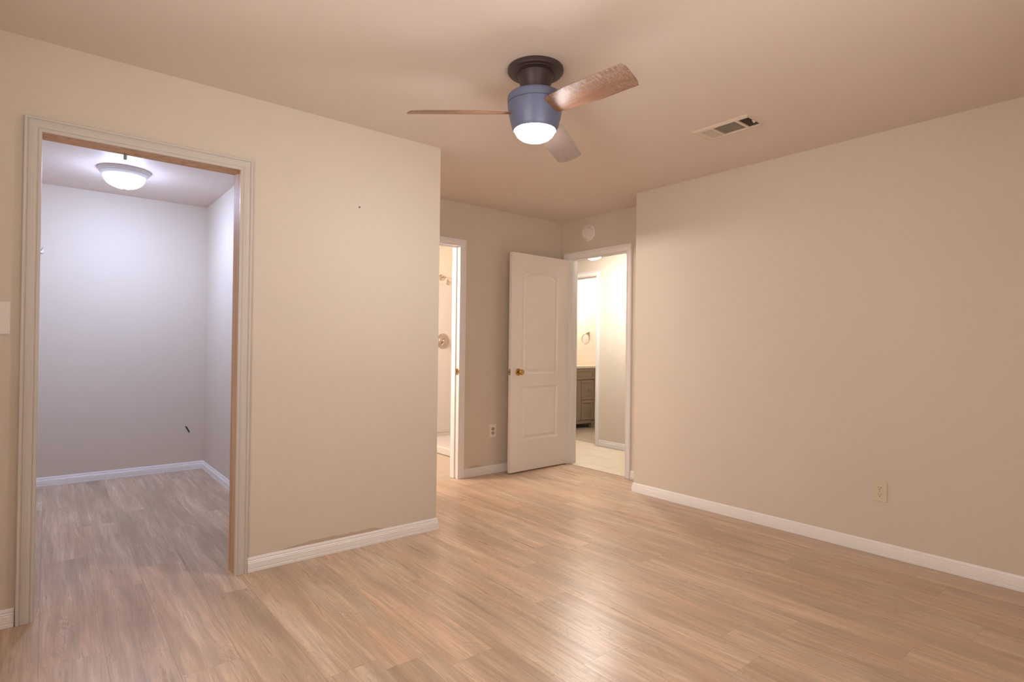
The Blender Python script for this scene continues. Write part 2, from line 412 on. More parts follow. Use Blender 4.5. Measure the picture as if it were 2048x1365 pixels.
struct('wall_hall', [(XH, XHb, 2.0, HD[0]-J, 0, H), (XH, XHb, HD[1]+J, 6.3, 0, H), (XH, XHb, HD[0]-J, HD[1]+J, HD[2]+J, H)], M_WALL,
       'cream wall across the hall with the vanity doorway', 'wall')
struct('wall_hall_end', [(X3b, XH, 2.0-TH, 2.0, 0, H)], M_WALL, 'near end wall of the hall', 'wall')
struct('wall_hall_far', [(X3b, XH, 6.3, 6.3+TH, 0, H)], M_WALL, 'far end wall of the hall', 'wall')
struct('wall_vanity_side', [(XV, XV+TH, 4.3, YV+TH, 0, H)], M_WALL, 'bright wall beside the vanity', 'wall')
struct('wall_vanity_back', [(XHb, XV, YV, YV+TH, 0, H)], M_WALL, 'wall behind the vanity', 'wall')
struct('wall_vanity_front', [(XHb, XV, 4.3, 4.4, 0, H)], M_WALL, 'near wall of the vanity room', 'wall')

# ---------------------------------------------------------------- baseboards
BASE = [(0, 0), (.0125, 0), (.0125, .013), (.0095, .0150), (.0120, .0180), (.0112, .046), (.0078, .0485), (.0092, .0530), (.0060, .0570), (.0072, .0620), (.0052, .0690), (.0030, .0745), (0, .0745)]
def baseboard(name, p0, p1, nrm, m, label, e0=0.0, e1=0.0, extra=None):
    bm = bmesh.new()
    def piece(p0, p1, nrm, e0, e1):
        p0, p1, nrm = Vector(p0), Vector(p1), Vector(nrm); d = (p1-p0).normalized()
        sweep(bm, BASE, lambda q: (*(p0 + nrm*(q[0]+.0004) - d*q[0]*e0), q[1]+.0006), lambda q: (*(p1 + nrm*(q[0]+.0004) + d*q[0]*e1), q[1]+.0006))
    piece(p0, p1, nrm, e0, e1)
    if extra: piece(*extra)
    return tag(obj(name, bm, m), label, 'baseboard', None, 'structure')
CW = .057
baseboard('baseboard_left', (CD[1]+CW+.004, Y1), (XO, Y1), (0, -1), M_TRIM, 'white baseboard between the closet doorway and the wall corner', 0, 1,
          extra=((XO, Y1), (XO, Y2-.0135), (1, 0), 1, 0))
baseboard('baseboard_far_left', (XL, Y1), (CD[0]-CW-.004, Y1), (0, -1), M_TRIM, 'short white baseboard left of the closet doorway')
baseboard('baseboard_far', (BD[1]+CW+.004, Y2), (X3, Y2), (0, -1), M_TRIM, 'white baseboard under the outlet behind the open door', 0, -1)
baseboard('baseboard_entry', (X3, 2.9565), (X3, ED[0]-CW-.004), (-1, 0), M_TRIM, 'stub of white baseboard right of the entry doorway')
baseboard('baseboard_right', (X2, YR), (X2, 2.943), (-1, 0), M_TRIM, 'long white baseboard along the right wall', 0, 1,
          extra=((X2, 2.943), (X3, 2.943), (0, 1), 1, 0))
baseboard('baseboard_closet_back', (-0.40, YC), (XC, YC), (0, -1), M_TRIM, 'white baseboard along the closet back wall', -1, -1)
baseboard('baseboard_closet_right', (XC, Y1b), (XC, YC), (-1, 0), M_TRIM, 'white baseboard along the closet right wall', 0, -1)
baseboard('baseboard_hall', (XH, 2.0), (XH, HD[0]-CW-.004), (-1, 0), M_TRIM, 'white baseboard in the hall right of the vanity doorway')
baseboard('baseboard_near', (XL, YR), (X2, YR), (0, 1), M_TRIM, 'white baseboard behind the viewpoint')

# ---------------------------------------------------------------- doorways: jambs and casings
CAS = [(0, .0006), (0, .009), (.004, .0105), (.0105, .0115), (.0115, .0095), (.0140, .0095), (.0155, .0120), (.024, .0150), (.034, .0158), (.0425, .0150), (.0440, .0128), (.0465, .0128), (.0480, .0170), (.0540, .0195), (.0570, .0190), (.0570, .0006)]
def doorway(name, axis, w, sgn, op, wth, label, m_jamb, m_cas, both=False, stop=False, hinge_left=True):
    """axis 0: wall plane y=w, opening runs in x; axis 1: wall plane x=w, opening runs in y. sgn: side the casing faces"""
    a0, a1, zt = op
    t = thing(name, label, 'door frame', ((a0+a1)/2 if axis == 0 else w, w if axis == 0 else (a0+a1)/2, 0), None, 'structure')
    def P(a, n, z): return (a, n, z) if axis == 0 else (n, a, z)
    faces = [(w, sgn)] + ([(w - sgn*wth, -sgn)] if both else [])
    for wf, s in faces:
        for nm, A, B in (('side_casing', lambda d: (a0-d, 0.0006), lambda d: (a0-d, zt+d)),
                         ('head_casing', lambda d: (a0-d, zt+d), lambda d: (a1+d, zt+d)),
                         ('side_casing', lambda d: (a1+d, zt+d), lambda d: (a1+d, 0.0006))):
            bm = bmesh.new()
            sweep(bm, CAS, lambda q: P(A(q[0])[0], wf+s*q[1], A(q[0])[1]), lambda q: P(B(q[0])[0], wf+s*q[1], B(q[0])[1]))
            obj(nm, bm, m_cas, t)
    lo, hi = min(w, w-sgn*wth), max(w, w-sgn*wth)
    def B3(bm, aa, ab, na, nb, z0, z1):
        box(bm, *((aa, ab, na, nb, z0, z1) if axis == 0 else (na, nb, aa, ab, z0, z1)))
    js = []
    for nm, aa, ab, z0, z1 in (('side_jamb', a0-J+.0005, a0, 0.0006, zt), ('side_jamb', a1, a1+J-.0005, 0.0006, zt), ('head_jamb', a0-J+.0005, a1+J-.0005, zt, zt+J-.0005)):
        bm = bmesh.new(); B3(bm, aa, ab, lo+.0003, hi-.0003, z0, z1); js.append(obj(nm, bm, m_jamb, t))
    if stop:
        n0 = w - sgn*stop; n1 = n0 - sgn*0.034
        n0, n1 = min(n0, n1), max(n0, n1)
        for nm, aa, ab, z0, z1 in (('door_stop', a0+.0002, a0+.011, 0.0006, zt-.011), ('door_stop', a1-.011, a1-.0002, 0.0006, zt-.011), ('door_stop', a0+.0002, a1-.0002, zt-.011, zt-.0002)):
            bm = bmesh.new(); B3(bm, aa, ab, n0, n1, z0, z1); obj(nm, bm, m_jamb, t)
    return t, js
doorway('trim_1', 0, Y1, -1, CD, TH, 'closet doorway with white casing and bare pine jambs', M_PINE, M_CASING)
frame_b, js_b = doorway('trim_2', 0, Y2, -1, BD, TH, 'white doorway frame of the shower room beside the wall corner', M_TRIM, M_TRIM, stop=.040)
doorway('trim_3', 1, X3, -1, ED, TH, 'white entry doorway frame leading to the hall', M_TRIM, M_TRIM, both=True, stop=.040)
doorway('trim_4', 1, XH, -1, HD, TH, 'white doorway frame across the hall in front of the vanity', M_TRIM, M_TRIM, both=True, stop=.040)
# brass strike plate let into the shower room jamb
bm = bmesh.new(); bbox(bm, BD[1]-.0016, BD[1]-.0001, Y2+.004, Y2+.036, .915, .972, .0006, 1)
sp = obj('strike_plate', bm, M_BRASS, frame_b)
bm = bmesh.new(); box(bm, BD[1]-.0020, BD[1]-.0015, Y2+.014, Y2+.028, .932, .955); obj('strike_hole', bm, M_DARK, sp)
bm = bmesh.new(); tube(bm, [(BD[1]-.0010, Y2+.004, .9435), (BD[1]-.0010, Y2-.004, .9435), (BD[1]+.0015, Y2-.010, .9435)], [.0012]*3, 6)
box(bm, BD[1]-.0014, BD[1]-.0002, Y2-.009, Y2+.006, .928, .960); obj('strike_lip', bm, M_BRASS, sp)
# transition strip seam at the entry
bm = bmesh.new(); box(bm, X3+.014, X3+.022, ED[0], ED[1], -.001, .0012)
tag(obj('trim_5', bm, mat('dark_threshold', (0.20, 0.13, 0.08), 0.5)), 'thin dark seam where laminate meets the hall tile', 'threshold', None, 'structure')

# added windows behind and left of the viewpoint, unseen, for the fill lamps
wn = thing('added_window_1', 'added white double window behind the viewpoint, for fill light', 'window', ((WIN[0]+WIN[1])/2, YR, WIN[2]), None, 'structure')
M_GLASS, g_ = raw('window_pane', 0.0)
tr_, gl_, mx_ = g_.node('ShaderNodeBsdfTransparent'), g_.node('ShaderNodeBsdfGlossy'), g_.node('ShaderNodeMixShader')
gl_.inputs['Roughness'].default_value = 0.02; mx_.inputs[0].default_value = 0.06
g_.nt.links.new(tr_.outputs[0], mx_.inputs[1]); g_.nt.links.new(gl_.outputs[0], mx_.inputs[2])
g_.nt.links.new(mx_.outputs[0], g_.nt.nodes['Material Output'].inputs[0])
w2 = thing('added_window_2', 'added white double window in the wall left of the viewpoint, for fill light', 'window', (XL, (WIN2[0]+WIN2[1])/2, WIN2[2]), None, 'structure')
def window_sashes(t, Wn, wall, axis):
    wm = (Wn[0]+Wn[1])/2
    def B4(bm, a0, a1, n0, n1, z0, z1): box(bm, *((a0, a1, n0, n1, z0, z1) if axis == 0 else (n0, n1, a0, a1, z0, z1)))
    for a0, a1 in ((Wn[0], wm), (wm, Wn[1])):
        bm = bmesh.new()
        for b in ((a0, a0+.04, Wn[2], Wn[3]), (a1-.04, a1, Wn[2], Wn[3]), (a0+.04, a1-.04, Wn[2], Wn[2]+.04), (a0+.04, a1-.04, Wn[3]-.04, Wn[3])):
            B4(bm, b[0], b[1], wall-.08, wall-.04, b[2], b[3])
        sf = obj('sash', bm, M_TRIM, t)
        bm = bmesh.new(); B4(bm, a0+.04, a1-.04, wall-.062, wall-.058, Wn[2]+.04, Wn[3]-.04); obj('pane', bm, M_GLASS, sf)
window_sashes(wn, WIN, YR, 0); window_sashes(w2, WIN2, XL, 1)

# ---------------------------------------------------------------- open entry door (hinged on the left jamb, swung back to the far wall)
def door_leaf():
    wid, hgt, th = .752, 2.032, .035
    bm = bmesh.new()
    def loop(pts): return [bm.verts.new((x, 0, z)) for x, z in pts]
    def ring(vs):
        return [bm.edges.get((vs[i], vs[(i+1) % len(vs)])) or bm.edges.new((vs[i], vs[(i+1) % len(vs)])) for i in range(len(vs))]
    def rect(x0, x1, z0, z1): return [(x0, z0), (x1, z0), (x1, z1), (x0, z1)]
    def arch(x0, x1, z0, zs, za, n=20):
        pts = [(x0, z0), (x1, z0)]
        c = (x1-x0)/2; s = za-zs; R = (c*c+s*s)/(2*s)
        a = math.asin(c/R)
        for i in range(n+1):
            t = a - 2*a*i/n
            pts.append(((x0+x1)/2 + R*math.sin(t), za-R+R*math.cos(t)))
        return pts
    outer = loop(rect(0, wid, 0, hgt)); edges = ring(outer)
    x0, x1 = .134, wid-.142
    panels = [lambda o: rect(x0+o, x1-o, .285+o, .787-o), lambda o: arch(x0+o, x1-o, .905+o, 1.845-o, 1.892-o)]
    for pf in panels:
        prev = loop(pf(0)); edges += ring(prev)
        for o, d in ((.005, .0060), (.012, .0105), (.022, .0110), (.036, .0060), (.043, .0015)):
            cur = [bm.verts.new((x, d, z)) for x, z in pf(o)]
            for i in range(len(cur)):
                j = (i+1) % len(cur); bm.faces.new((prev[i], prev[j], cur[j], cur[i]))
            prev = cur
        bm.faces.new(prev)
    bmesh.ops.triangle_fill(bm, use_beauty=True, edges=edges)
    back = [bm.verts.new((x, th, z)) for x, z in rect(0, wid, 0, hgt)]
    bm.faces.new(back)
    for i in range(4):
        j = (i+1) % 4; bm.faces.new((outer[i], outer[j], back[j], back[i]))
    bmesh.ops.recalc_face_normals(bm, faces=bm.faces[:])
    return bm
hx, hy = 4.042, 4.043
ang = math.atan2(4.043-4.019, 4.042-3.287)
DM = Matrix.Translation((hx, hy, .011)) @ Matrix.Rotation(ang, 4, 'Z') @ Matrix.Translation((-.752, 0, 0))
d1 = thing('door_1', 'white two-panel arch-top door standing open against the far wall', 'door', (hx, hy, 0), None, 'structure')
bm = door_leaf(); bm.transform(DM); obj('door_leaf', bm, M_DOOR, d1)
def at_door(f):
    b = bmesh.new(); f(b); b.transform(DM); return b
KX, KZ = .088, .925
RY = Matrix.Rotation(math.pi/2, 4, 'X')     # local +z points to -y (towards the room)
knob_prof = [(0, 0), (.033, 0), (.034, .003), (.031, .007), (.022, .010), (.013, .013), (.0115, .026), (.013, .031), (.021, .036), (.0265, .043), (.0275, .050), (.0245, .057), (.016, .061), (0, .062)]
kn = obj('door_knob', at_door(lambda b: lathe(b, knob_prof[5:], (KX, -.0, KZ), 32, RY)), M_BRASS, d1, True, 50)
obj('rosette', at_door(lambda b: lathe(b, knob_prof[:6], (KX, -.0003, KZ), 32, RY)), M_BRASS, kn, True, 50)
kb = obj('door_knob', at_door(lambda b: lathe(b, knob_prof[4:], (KX, .0353, KZ), 24, Matrix.Rotation(-math.pi/2, 4, 'X'))), M_BRASS, d1, True, 50)
lp = obj('latch_plate', at_door(lambda b: bbox(b, -.0014, .0006, .006, .029, KZ-.028, KZ+.028, .0005, 1)), M_NICKEL, d1)
obj('latch_bolt', at_door(lambda b: bbox(b, -.011, -.001, .011, .024, KZ-.008, KZ+.008, .003, 2)), M_BRASS, lp)
for zz in (.20, 1.03, 1.84):
    obj('hinge', at_door(lambda b: lathe(b, [(0, -.044), (.005, -.044), (.005, .044), (0, .044)], (.7575, .0395, zz), 12)), M_BRASS, d1)

# ---------------------------------------------------------------- ceiling fan
FX, FY = 1.705, 1.931
fan = thing('ceiling_fan', 'dark three-blade ceiling fan with a lit white glass bowl', 'ceiling fan', (FX, FY, 0))
FC = (FX, FY, 0)
bm = bmesh.new(); lathe(bm, [(0, 2.4395), (.126, 2.4395), (.1275, 2.435), (.1275, 2.425), (.122, 2.4185), (.108, 2.4165), (.106, 2.4140), (.088, 2.4120), (.080, 2.412), (0, 2.412)], FC, 64)
cn = obj('canopy', bm, M_FAN_DK, fan, True, 35)
bm = bmesh.new(); lathe(bm, [(0, 2.4118), (.082, 2.4118), (.080, 2.400), (.072, 2.372), (.064, 2.345), (.060, 2.318), (0, 2.318)], FC, 48)
obj('neck', bm, M_FAN_DK, fan, True, 40)
bm = bmesh.new(); lathe(bm, [(0, 2.3175), (.110, 2.3175), (.121, 2.315), (.1255, 2.309), (.1268, 2.300), (.1260, 2.2795), (.1235, 2.2775), (0, 2.2775)], FC, 64)
obj('housing_cap', bm, M_FAN, fan, True, 35)
bm = bmesh.new(); lathe(bm, [(0, 2.2772), (.1225, 2.2772), (.1250, 2.2745), (.1245, 2.262), (.1195, 2.232), (.1140, 2.206), (.1135, 2.2045), (.1085, 2.183), (.1020, 2.164), (.0965, 2.157), (.0915, 2.157), (.0910, 2.1635), (0, 2.1635)], FC, 64)
hs = obj('motor_housing', bm, M_FAN, fan, True, 35)
bm = bmesh.new()
for a in (math.radians(205),):
    lathe(bm, [(0, .000), (.0032, .000), (.0036, .0025), (.0025, .0042), (0, .0046)], (FX+.1238*math.cos(a), FY+.1238*math.sin(a), 2.268), 10, Matrix.Rotation(a, 4, 'Z') @ Matrix.Rotation(math.pi/2, 4, 'Y'))
obj('set_screw', bm, M_NICKEL, hs)
bm = bmesh.new()
gp = [(.0900, 2.1630), (.0900, 2.158)] + [(.0900*math.cos(t), 2.157-.049*math.sin(t)) for t in [math.pi/2*i/10 for i in range(11)]]
gp[-1] = (0, gp[-1][1])
lathe(bm, gp, FC, 64)
obj('lamp_glass', bm, M_FANGLASS, fan, True)
def blade_bm():
    """blade along +x, curved section, pitched; built about the fan axis at blade height"""
    bm = bmesh.new(); nx, ny = 22, 10
    r0, r1 = .088, .573
    top, bot = [], []
    for i in range(nx+1):
        s = i/nx; x = r0+(r1-r0)*s
        hw_lo = .044+.026*min(1, s/.35)**.8 - .006*s        # half widths on the two sides
        hw_hi = .040+.030*min(1, s/.55)**.9 - .004*s
        pitch = math.radians(23 - 6*min(1, s/.35)); zd = .008 - .030*s
        th = .0085-.003*s
        rt_, rb_ = [], []
        for j in range(ny+1):
            q = -1+2*j/ny
            y = (hw_hi if q > 0 else hw_lo)*q
            xx = x
            if s > .86:                                       # rounded, slightly raked tip
                k = (s-.86)/.14
                xx = x - k*.013*(abs(q)**3) + k*.010*(1-q)/2 - k*.012*(1+q)/2
            cz = -.006*(1-q*q) + .006
            e = th*(1-abs(q)**6*.75)/2
            yy, zz = y*math.cos(pitch), y*-math.sin(pitch)
            rt_.append(bm.verts.new((xx, yy, zz+cz+e+zd))); rb_.append(bm.verts.new((xx, yy, zz+cz-e+zd)))
        top.append(rt_); bot.append(rb_)
    for i in range(nx):
        for j in range(ny):
            bm.faces.new((top[i][j], top[i+1][j], top[i+1][j+1], top[i][j+1]))
            bm.faces.new((bot[i][j], bot[i][j+1], bot[i+1][j+1], bot[i+1][j]))
        bm.faces.new((top[i][0], bot[i][0], bot[i+1][0], top[i+1][0]))
        bm.faces.new((top[i][ny], top[i+1][ny], bot[i+1][ny], bot[i][ny]))
    for j in range(ny):
        bm.faces.new((top[0][j], top[0][j+1], bot[0][j+1], bot[0][j])); bm.faces.new((top[nx][j], bot[nx][j], bot[nx][j+1], top[nx][j+1]))
    bmesh.ops.recalc_face_normals(bm, faces=bm.faces[:])
    return bm
me_blade = None
for a in (148.2, 28.2, -91.8):
    if me_blade is None:
        o = obj('blade', blade_bm(), M_BLADE, None, True, 40); me_blade = o.data
        first = o
    else:
        o = first.copy(); COL.objects.link(o)
    if a == 28.2: o.data = first.data.copy(); o.data.materials[0] = M_BLADE_GREY; o['label'] = 'grey dusty blade'
    o.parent = fan; o.location = (0, 0, 2.224); o.rotation_euler = (0, 0, math.radians(a))

# ---------------------------------------------------------------- closet ceiling light
LX, LY = .425, 5.05
cl = thing('flush_mount_light', 'round white ceiling light glowing inside the closet', 'ceiling light', (LX, LY, 0))
LC = (LX, LY, 0)
bm = bmesh.new(); lathe(bm, [(0, 2.4395), (.164, 2.4395), (.166, 2.435), (.164, 2.429), (.1595, 2.427), (.1600, 2.423), (.157, 2.418), (.152, 2.4165), (.152, 2.412), (.146, 2.405), (.138, 2.397), (.1335, 2.392), (.131, 2.392), (.131, 2.400), (0, 2.400)], LC, 64)
obj('pan', bm, M_PAN, cl, True, 35)
bm = bmesh.new(); gp = [(.1300, 2.3995), (.1300, 2.391)] + [(.130*math.cos(t), 2.389-.083*math.sin(t)**1.0) for t in [math.pi/2*i/12 for i in range(13)]]
gp[-1] = (.0005, gp[-1][1])
lathe(bm, gp, LC, 64); obj('glass_bowl', bm, M_CLOGLASS, cl, True)
bm = bmesh.new(); lathe(bm, [(.012, 2.3060), (.013, 2.303), (.008, 2.299), (.006, 2.294), (.0035, 2.291), (0, 2.290)], LC, 20); obj('finial', bm, M_NICKEL, cl, True)

# ---------------------------------------------------------------- ceiling vent
vx0, vx1, vy0, vy1 = 2.895, 3.096, 1.551, 1.896
vent = thing('ceiling_vent', 'painted metal ceiling air register with three louvred sections', 'air vent', ((vx0+vx1)/2, (vy0+vy1)/2, 0))
def fy(f): return vy1-(vy1-vy0)*f
ox0, ox1 = vx0+.030, vx1-.034
bm = bmesh.new()
def frame_ring(bm, a, b):
    """rings of rectangles (x0,x1,y0,y1,z) bridged"""
    va = [bm.verts.new(p) for p in ((a[0], a[2], a[4]), (a[1], a[2], a[4]), (a[1], a[3], a[4]), (a[0], a[3], a[4]))]
    vb = [bm.verts.new(p) for p in ((b[0], b[2], b[4]), (b[1], b[2], b[4]), (b[1], b[3], b[4]), (b[0], b[3], b[4]))]
    for i in range(4): bm.faces.new((va[i], va[(i+1) % 4], vb[(i+1) % 4], vb[i]))
yo0, yo1 = fy(.955), fy(.125)
seq = [(vx0, vx1, vy0, vy1, 2.4396), (vx0+.001, vx1-.001, vy0+.001, vy1-.001, 2.4370), (vx0+.014, vx1-.014, vy0+.014, vy1-.014, 2.4315), (ox0-.004, ox1+.004, yo0-.004, yo1+.004, 2.4300), (ox0, ox1, yo0, yo1, 2.4320), (ox0, ox1, yo0, yo1, 2.4392)]
for a, b in zip(seq, seq[1:]): frame_ring(bm, a, b)
for f0, f1 in ((.315, .345), (.735, .775)): box(bm, ox0, ox1, fy(f1), fy(f0), 2.4310, 2.4390)
bmesh.ops.remove_doubles(bm, verts=bm.verts[:], dist=1e-5)
bmesh.ops.recalc_face_normals(bm, faces=bm.faces[:])
M_VENT = mat('almond_vent_enamel', (0.70, 0.615, 0.505), 0.4)
obj('frame', bm, M_VENT, vent)
bm = bmesh.new(); box(bm, ox0, ox1, yo0, yo1, 2.4386, 2.4396); obj('duct_shade_plate', bm, M_DARK, vent)  # flat backing plate; the duct's shade is put into its colour
def slats(bm, along, u0, u1, w0, w1, n, tilt, wid):
    for i in range(n):
        c = w0+(w1-w0)*(i+.5)/n
        dz, dw = wid/2*math.sin(tilt), wid/2*math.cos(tilt)
        zc = 2.4350
        pts = []
        for (s, e) in ((-1, -.0004), (1, -.0004), (1, .0004), (-1, .0004)):
            pts.append((c+s*dw, zc+s*dz+e))
        def mk(u): return [bm.verts.new((u, w, z) if along == 0 else (w, u, z)) for w, z in pts]
        a, b = mk(u0), mk(u1)
        for k in range(4): bm.faces.new((a[k], a[(k+1) % 4], b[(k+1) % 4], b[k]))
        bm.faces.new(a); bm.faces.new(b)
    bmesh.ops.recalc_face_normals(bm, faces=bm.faces[:])
bm = bmesh.new(); slats(bm, 0, ox0, ox1, fy(.315), yo1, 8, math.radians(-50), .0100); obj('louvers', bm, M_VENT, vent)
bm = bmesh.new(); slats(bm, 1, fy(.735), fy(.345), ox0, ox1, 13, math.radians(16), .0072); obj('louvers', bm, M_VENT, vent)
bm = bmesh.new(); slats(bm, 0, ox0, ox1, yo0, fy(.775), 6, math.radians(42), .0066); obj('louvers', bm, M_VENT, vent)
bm = bmesh.new(); bbox(bm, ox0+.048, ox0+.072, yo0-.008, yo0+.004, 2.4255, 2.4315, .001, 1); bbox(bm, ox0+.056, ox0+.064, yo0-.006, yo0+.002, 2.4190, 2.4260, .001, 1)
obj('damper_lever', bm, M_VENT, vent)

# ---------------------------------------------------------------- outlets and switch
def frame_map(axis, w, sgn, c, zc):
    """local (s, n, z): s along the wall, n out of it"""
    def f(p):
        s, n, z = p
        return (c+s, w+sgn*n, zc+z) if axis == 0 else (w+sgn*n, c+s, zc+z)
    return f
def mapped(bm, f):
    for v in bm.verts: v.co = f(v.co)
    bmesh.ops.recalc_face_normals(bm, faces=bm.faces[:]); return bm
def outlet(name, label, axis, w, sgn, c, zc, m, ms, group):
    f = frame_map(axis, w, sgn, c, zc)
    t = thing(name, label, 'outlet', f((0, 0, 0)), group)
    b = bmesh.new(); t0 = bmesh.new(); box(t0, -.038, .038, .0005, .0058, -.060, .060)
    bmesh.ops.bevel(t0, geom=[e for e in t0.edges if all(v.co.y > .003 for v in e.verts)], offset=.0035, segments=3, affect='EDGES'); merge(b, t0)
    obj('cover_plate', mapped(b, f), m, t)
    for k in (1, -1):
        b = bmesh.new(); pts = []
        for i in range(40):
            a = 2*math.pi*i/40; pts.append((.0172*math.cos(a), max(-.0137, min(.0137, .0172*math.sin(a)))+k*.0195))
        lo = [b.verts.new((x, .0056, z)) for x, z in pts]; hi = [b.verts.new((x, .0074, z)) for x, z in pts]
        hi2 = [b.verts.new((x*.93, .0080, (z-k*.0195)*.93+k*.0195)) for x, z in pts]
        for i in range(40):
            j = (i+1) % 40; b.faces.new((lo[i], lo[j], hi[j], hi[i])); b.faces.new((hi[i], hi[j], hi2[j], hi2[i]))
        b.faces.new(hi2)
        r = obj('receptacle', mapped(b, f), ms, t)
        for sx, hh in ((-.0063, .0042), (.0063, .0035)):
            b = bmesh.new(); box(b, sx-.0011, sx+.0011, .0079, .0083, k*.0195+.0035-hh, k*.0195+.0035+hh); obj('slot', mapped(b, f), M_SLOT, r)
        b = bmesh.new(); lathe(b, [(0, .0079), (.0025, .0079), (.0025, .0083), (0, .0083)], (0, 0, 0), 14, Matrix.Rotation(-math.pi/2, 4, 'X')); b.transform(Matrix.Translation((0, 0, k*.0195-.0075)))
        obj('ground_hole', mapped(b, f), M_SLOT, r)
    b = bmesh.new(); lathe(b, [(.0030, .0057), (.0028, .0068), (0, .0072)], (0, 0, 0), 14, Matrix.Rotation(-math.pi/2, 4, 'X')); obj('screw', mapped(b, f), M_NICKEL, t)
    return t
outlet('wall_outlet', 'almond duplex outlet low on the long right wall', 1, X2, -1, 1.176, .365, M_ALMOND, M_ALMOND, 'duplex outlets')
M_TAN = mat('tan_receptacle', (0.40, 0.32, 0.24), 0.45)
outlet('wall_outlet', 'small white outlet with tan sockets on the far wall beside the open door', 0, Y2, -1, 3.197, .390, M_PLASTIC, M_TAN, 'duplex outlets')
f = frame_map(0, Y1, -1, -.175, 1.266)
t = thing('light_switch', 'white light switch plate cut by the left picture edge beside the closet casing', 'light switch', f((0, 0, 0)))
b = bmesh.new(); t0 = bmesh.new(); box(t0, -.058, .058, .0005, .0065, -.068, .068)
bmesh.ops.bevel(t0, geom=[e for e in t0.edges if all(v.co.y > .003 for v in e.verts)], offset=.004, segments=3, affect='EDGES'); merge(b, t0)
obj('cover_plate', mapped(b, f), M_PLASTIC, t)
for sx in (-.023, .023):
    b = bmesh.new(); bbox(b, sx-.0045, sx+.0045, .0060, .0170, -.002, .010, .0015, 2); obj('toggle', mapped(b, f), M_PLASTIC, t)

# ---------------------------------------------------------------- smoke alarm
sm = thing('smoke_alarm', 'round white smoke alarm high on the wall above the entry doorway', 'smoke alarm', (X3, 3.778, 2.282))
RXm = Matrix.Rotation(-math.pi/2, 4, 'Y')     # local +z points to -x
bm = bmesh.new(); lathe(bm, [(0, .0005), (.080, .0005), (.0805, .006), (.076, .011), (.071, .012), (.069, .010), (0, .010)], (X3, 3.778, 2.282), 48, RXm); obj('base_ring', bm, M_PLASTIC, sm, True, 35)
bm = bmesh.new(); lathe(bm, [(.062, .0102), (.061, .020), (.057, .022), (.055, .038), (.050, .046), (.020, .049), (.018, .047), (0, .047)], (X3, 3.778, 2.282), 48, RXm); obj('sensor_head', bm, M_PLASTIC, sm, True, 35)

# ---------------------------------------------------------------- small hardware in the closet
bm = bmesh.new(); bbox(bm, .266, .278, 3.196, 3.2145, 2.030, 2.0547, .0015, 1)
tag(obj('door_guide', bm, M_GREYPL), 'small grey guide hanging under the closet doorway header', 'door guide')
ck = thing('shelf_clip', 'small white shelf clip on the closet back wall beside the left casing', 'clip', (-.046, YC, 1.90))
bm = bmesh.new(); bbox(bm, -.058, -.030, YC-.016, YC-.0005, 1.878, 1.912, .003, 2); obj('clip_body', bm, M_PLASTIC, ck)
bm = bmesh.new(); tube(bm, [(-.044, YC-.016, 1.900), (-.044, YC-.026, 1.905), (-.034, YC-.030, 1.918)], .003, 8); obj('hook', bm, M_GREYPL, ck)
bm = bmesh.new(); tube(bm, [(.995, YC-.0005, .405), (1.005, YC-.005, .392), (1.022, YC-.007, .358), (1.028, YC-.004, .346)], [.004, .0052, .0048, .003], 8)
tag(obj('wire_stub', bm, M_BLACK), 'black wire end poking out low on the closet back wall', 'wire')
bm = bmesh.new(); lathe(bm, [(0, .0002), (.0055, .0002), (.0045, .0022), (0, .003)], (1.392, Y1, 1.972), 12, Matrix.Rotation(math.pi/2, 4, 'X'))
tag(obj('nail', bm, mat('dull_nail', (0.12, 0.09, 0.07), 0.5, 0.6)), 'single dark nail head left in the wall right of the closet', 'nail')

# ---------------------------------------------------------------- shower room
sx0 = 3.30
pan = thing('shower_tray', 'white shower tray with a raised front curb on the shower room floor', 'shower tray', (3.67, 5.4, 0))
bm = bmesh.new()
py0, py1, px1 = 4.30, YS-.001, X3-.001
bbox(bm, sx0, sx0+.075, py0, py1, 0, .080, .010, 3)
box(bm, sx0+.070, px1, py0, py1, 0, .040)
box(bm, px1-.03, px1, py0, py1, .040, .085); box(bm, sx0+.07, px1-.03, py1-.03, py1, .040, .085)
obj('pan', bm, M_ACRYL, pan, False)
bm = bmesh.new(); lathe(bm, [(.052, .0402), (.050, .044), (.012, .0445), (0, .0445)], (3.64, 5.30, 0), 32); obj('drain', bm, M_NICKEL, pan, True)
ss = thing('shower_surround', 'glossy white shower wall panels behind the round valve', 'shower surround', (3.67, YS, 0))
bm = bmesh.new(); bbox(bm, sx0-.005, X3-.022, YS-.020, YS-.0008, .0862, 1.925, .004, 2); bbox(bm, sx0+.0, X3-.022, YS-.026, YS-.0195, .0862, .130, .003, 2); obj('end_panel', bm, M_ACRYL, ss)
bm = bmesh.new(); bbox(bm, X3-.021, X3-.0008, 4.30, YS-.021, .0862, 1.925, .004, 2); obj('side_panel', bm, M_ACRYL, ss)
vc = (3.835, YS-.0205, 1.228)
sv = thing('shower_valve', 'round brushed shower valve plate with lever on the white panel', 'shower valve', vc)
bm = bmesh.new(); lathe(bm, [(0, .0003), (.092, .0003), (.094, .003), (.090, .008), (.074, .011), (.066, .010), (.062, .012), (.060, .016), (.036, .020), (.034, .024), (0, .024)], vc, 48, RY); ev = obj('escutcheon', bm, M_NICKEL, sv, True, 40)
bm = bmesh.new(); lathe(bm, [(.028, .0242), (.027, .050), (.022, .060), (.010, .064), (0, .064)], vc, 28, RY)
tube(bm, [(vc[0], vc[1]-.05, vc[2]), (vc[0]-.03, vc[1]-.055, vc[2]-.035), (vc[0]-.045, vc[1]-.052, vc[2]-.058)], [.010, .009, .007], 10); obj('lever_handle', bm, M_NICKEL, sv, True, 40)
hc = (3.818, YS-.0005, 2.025)
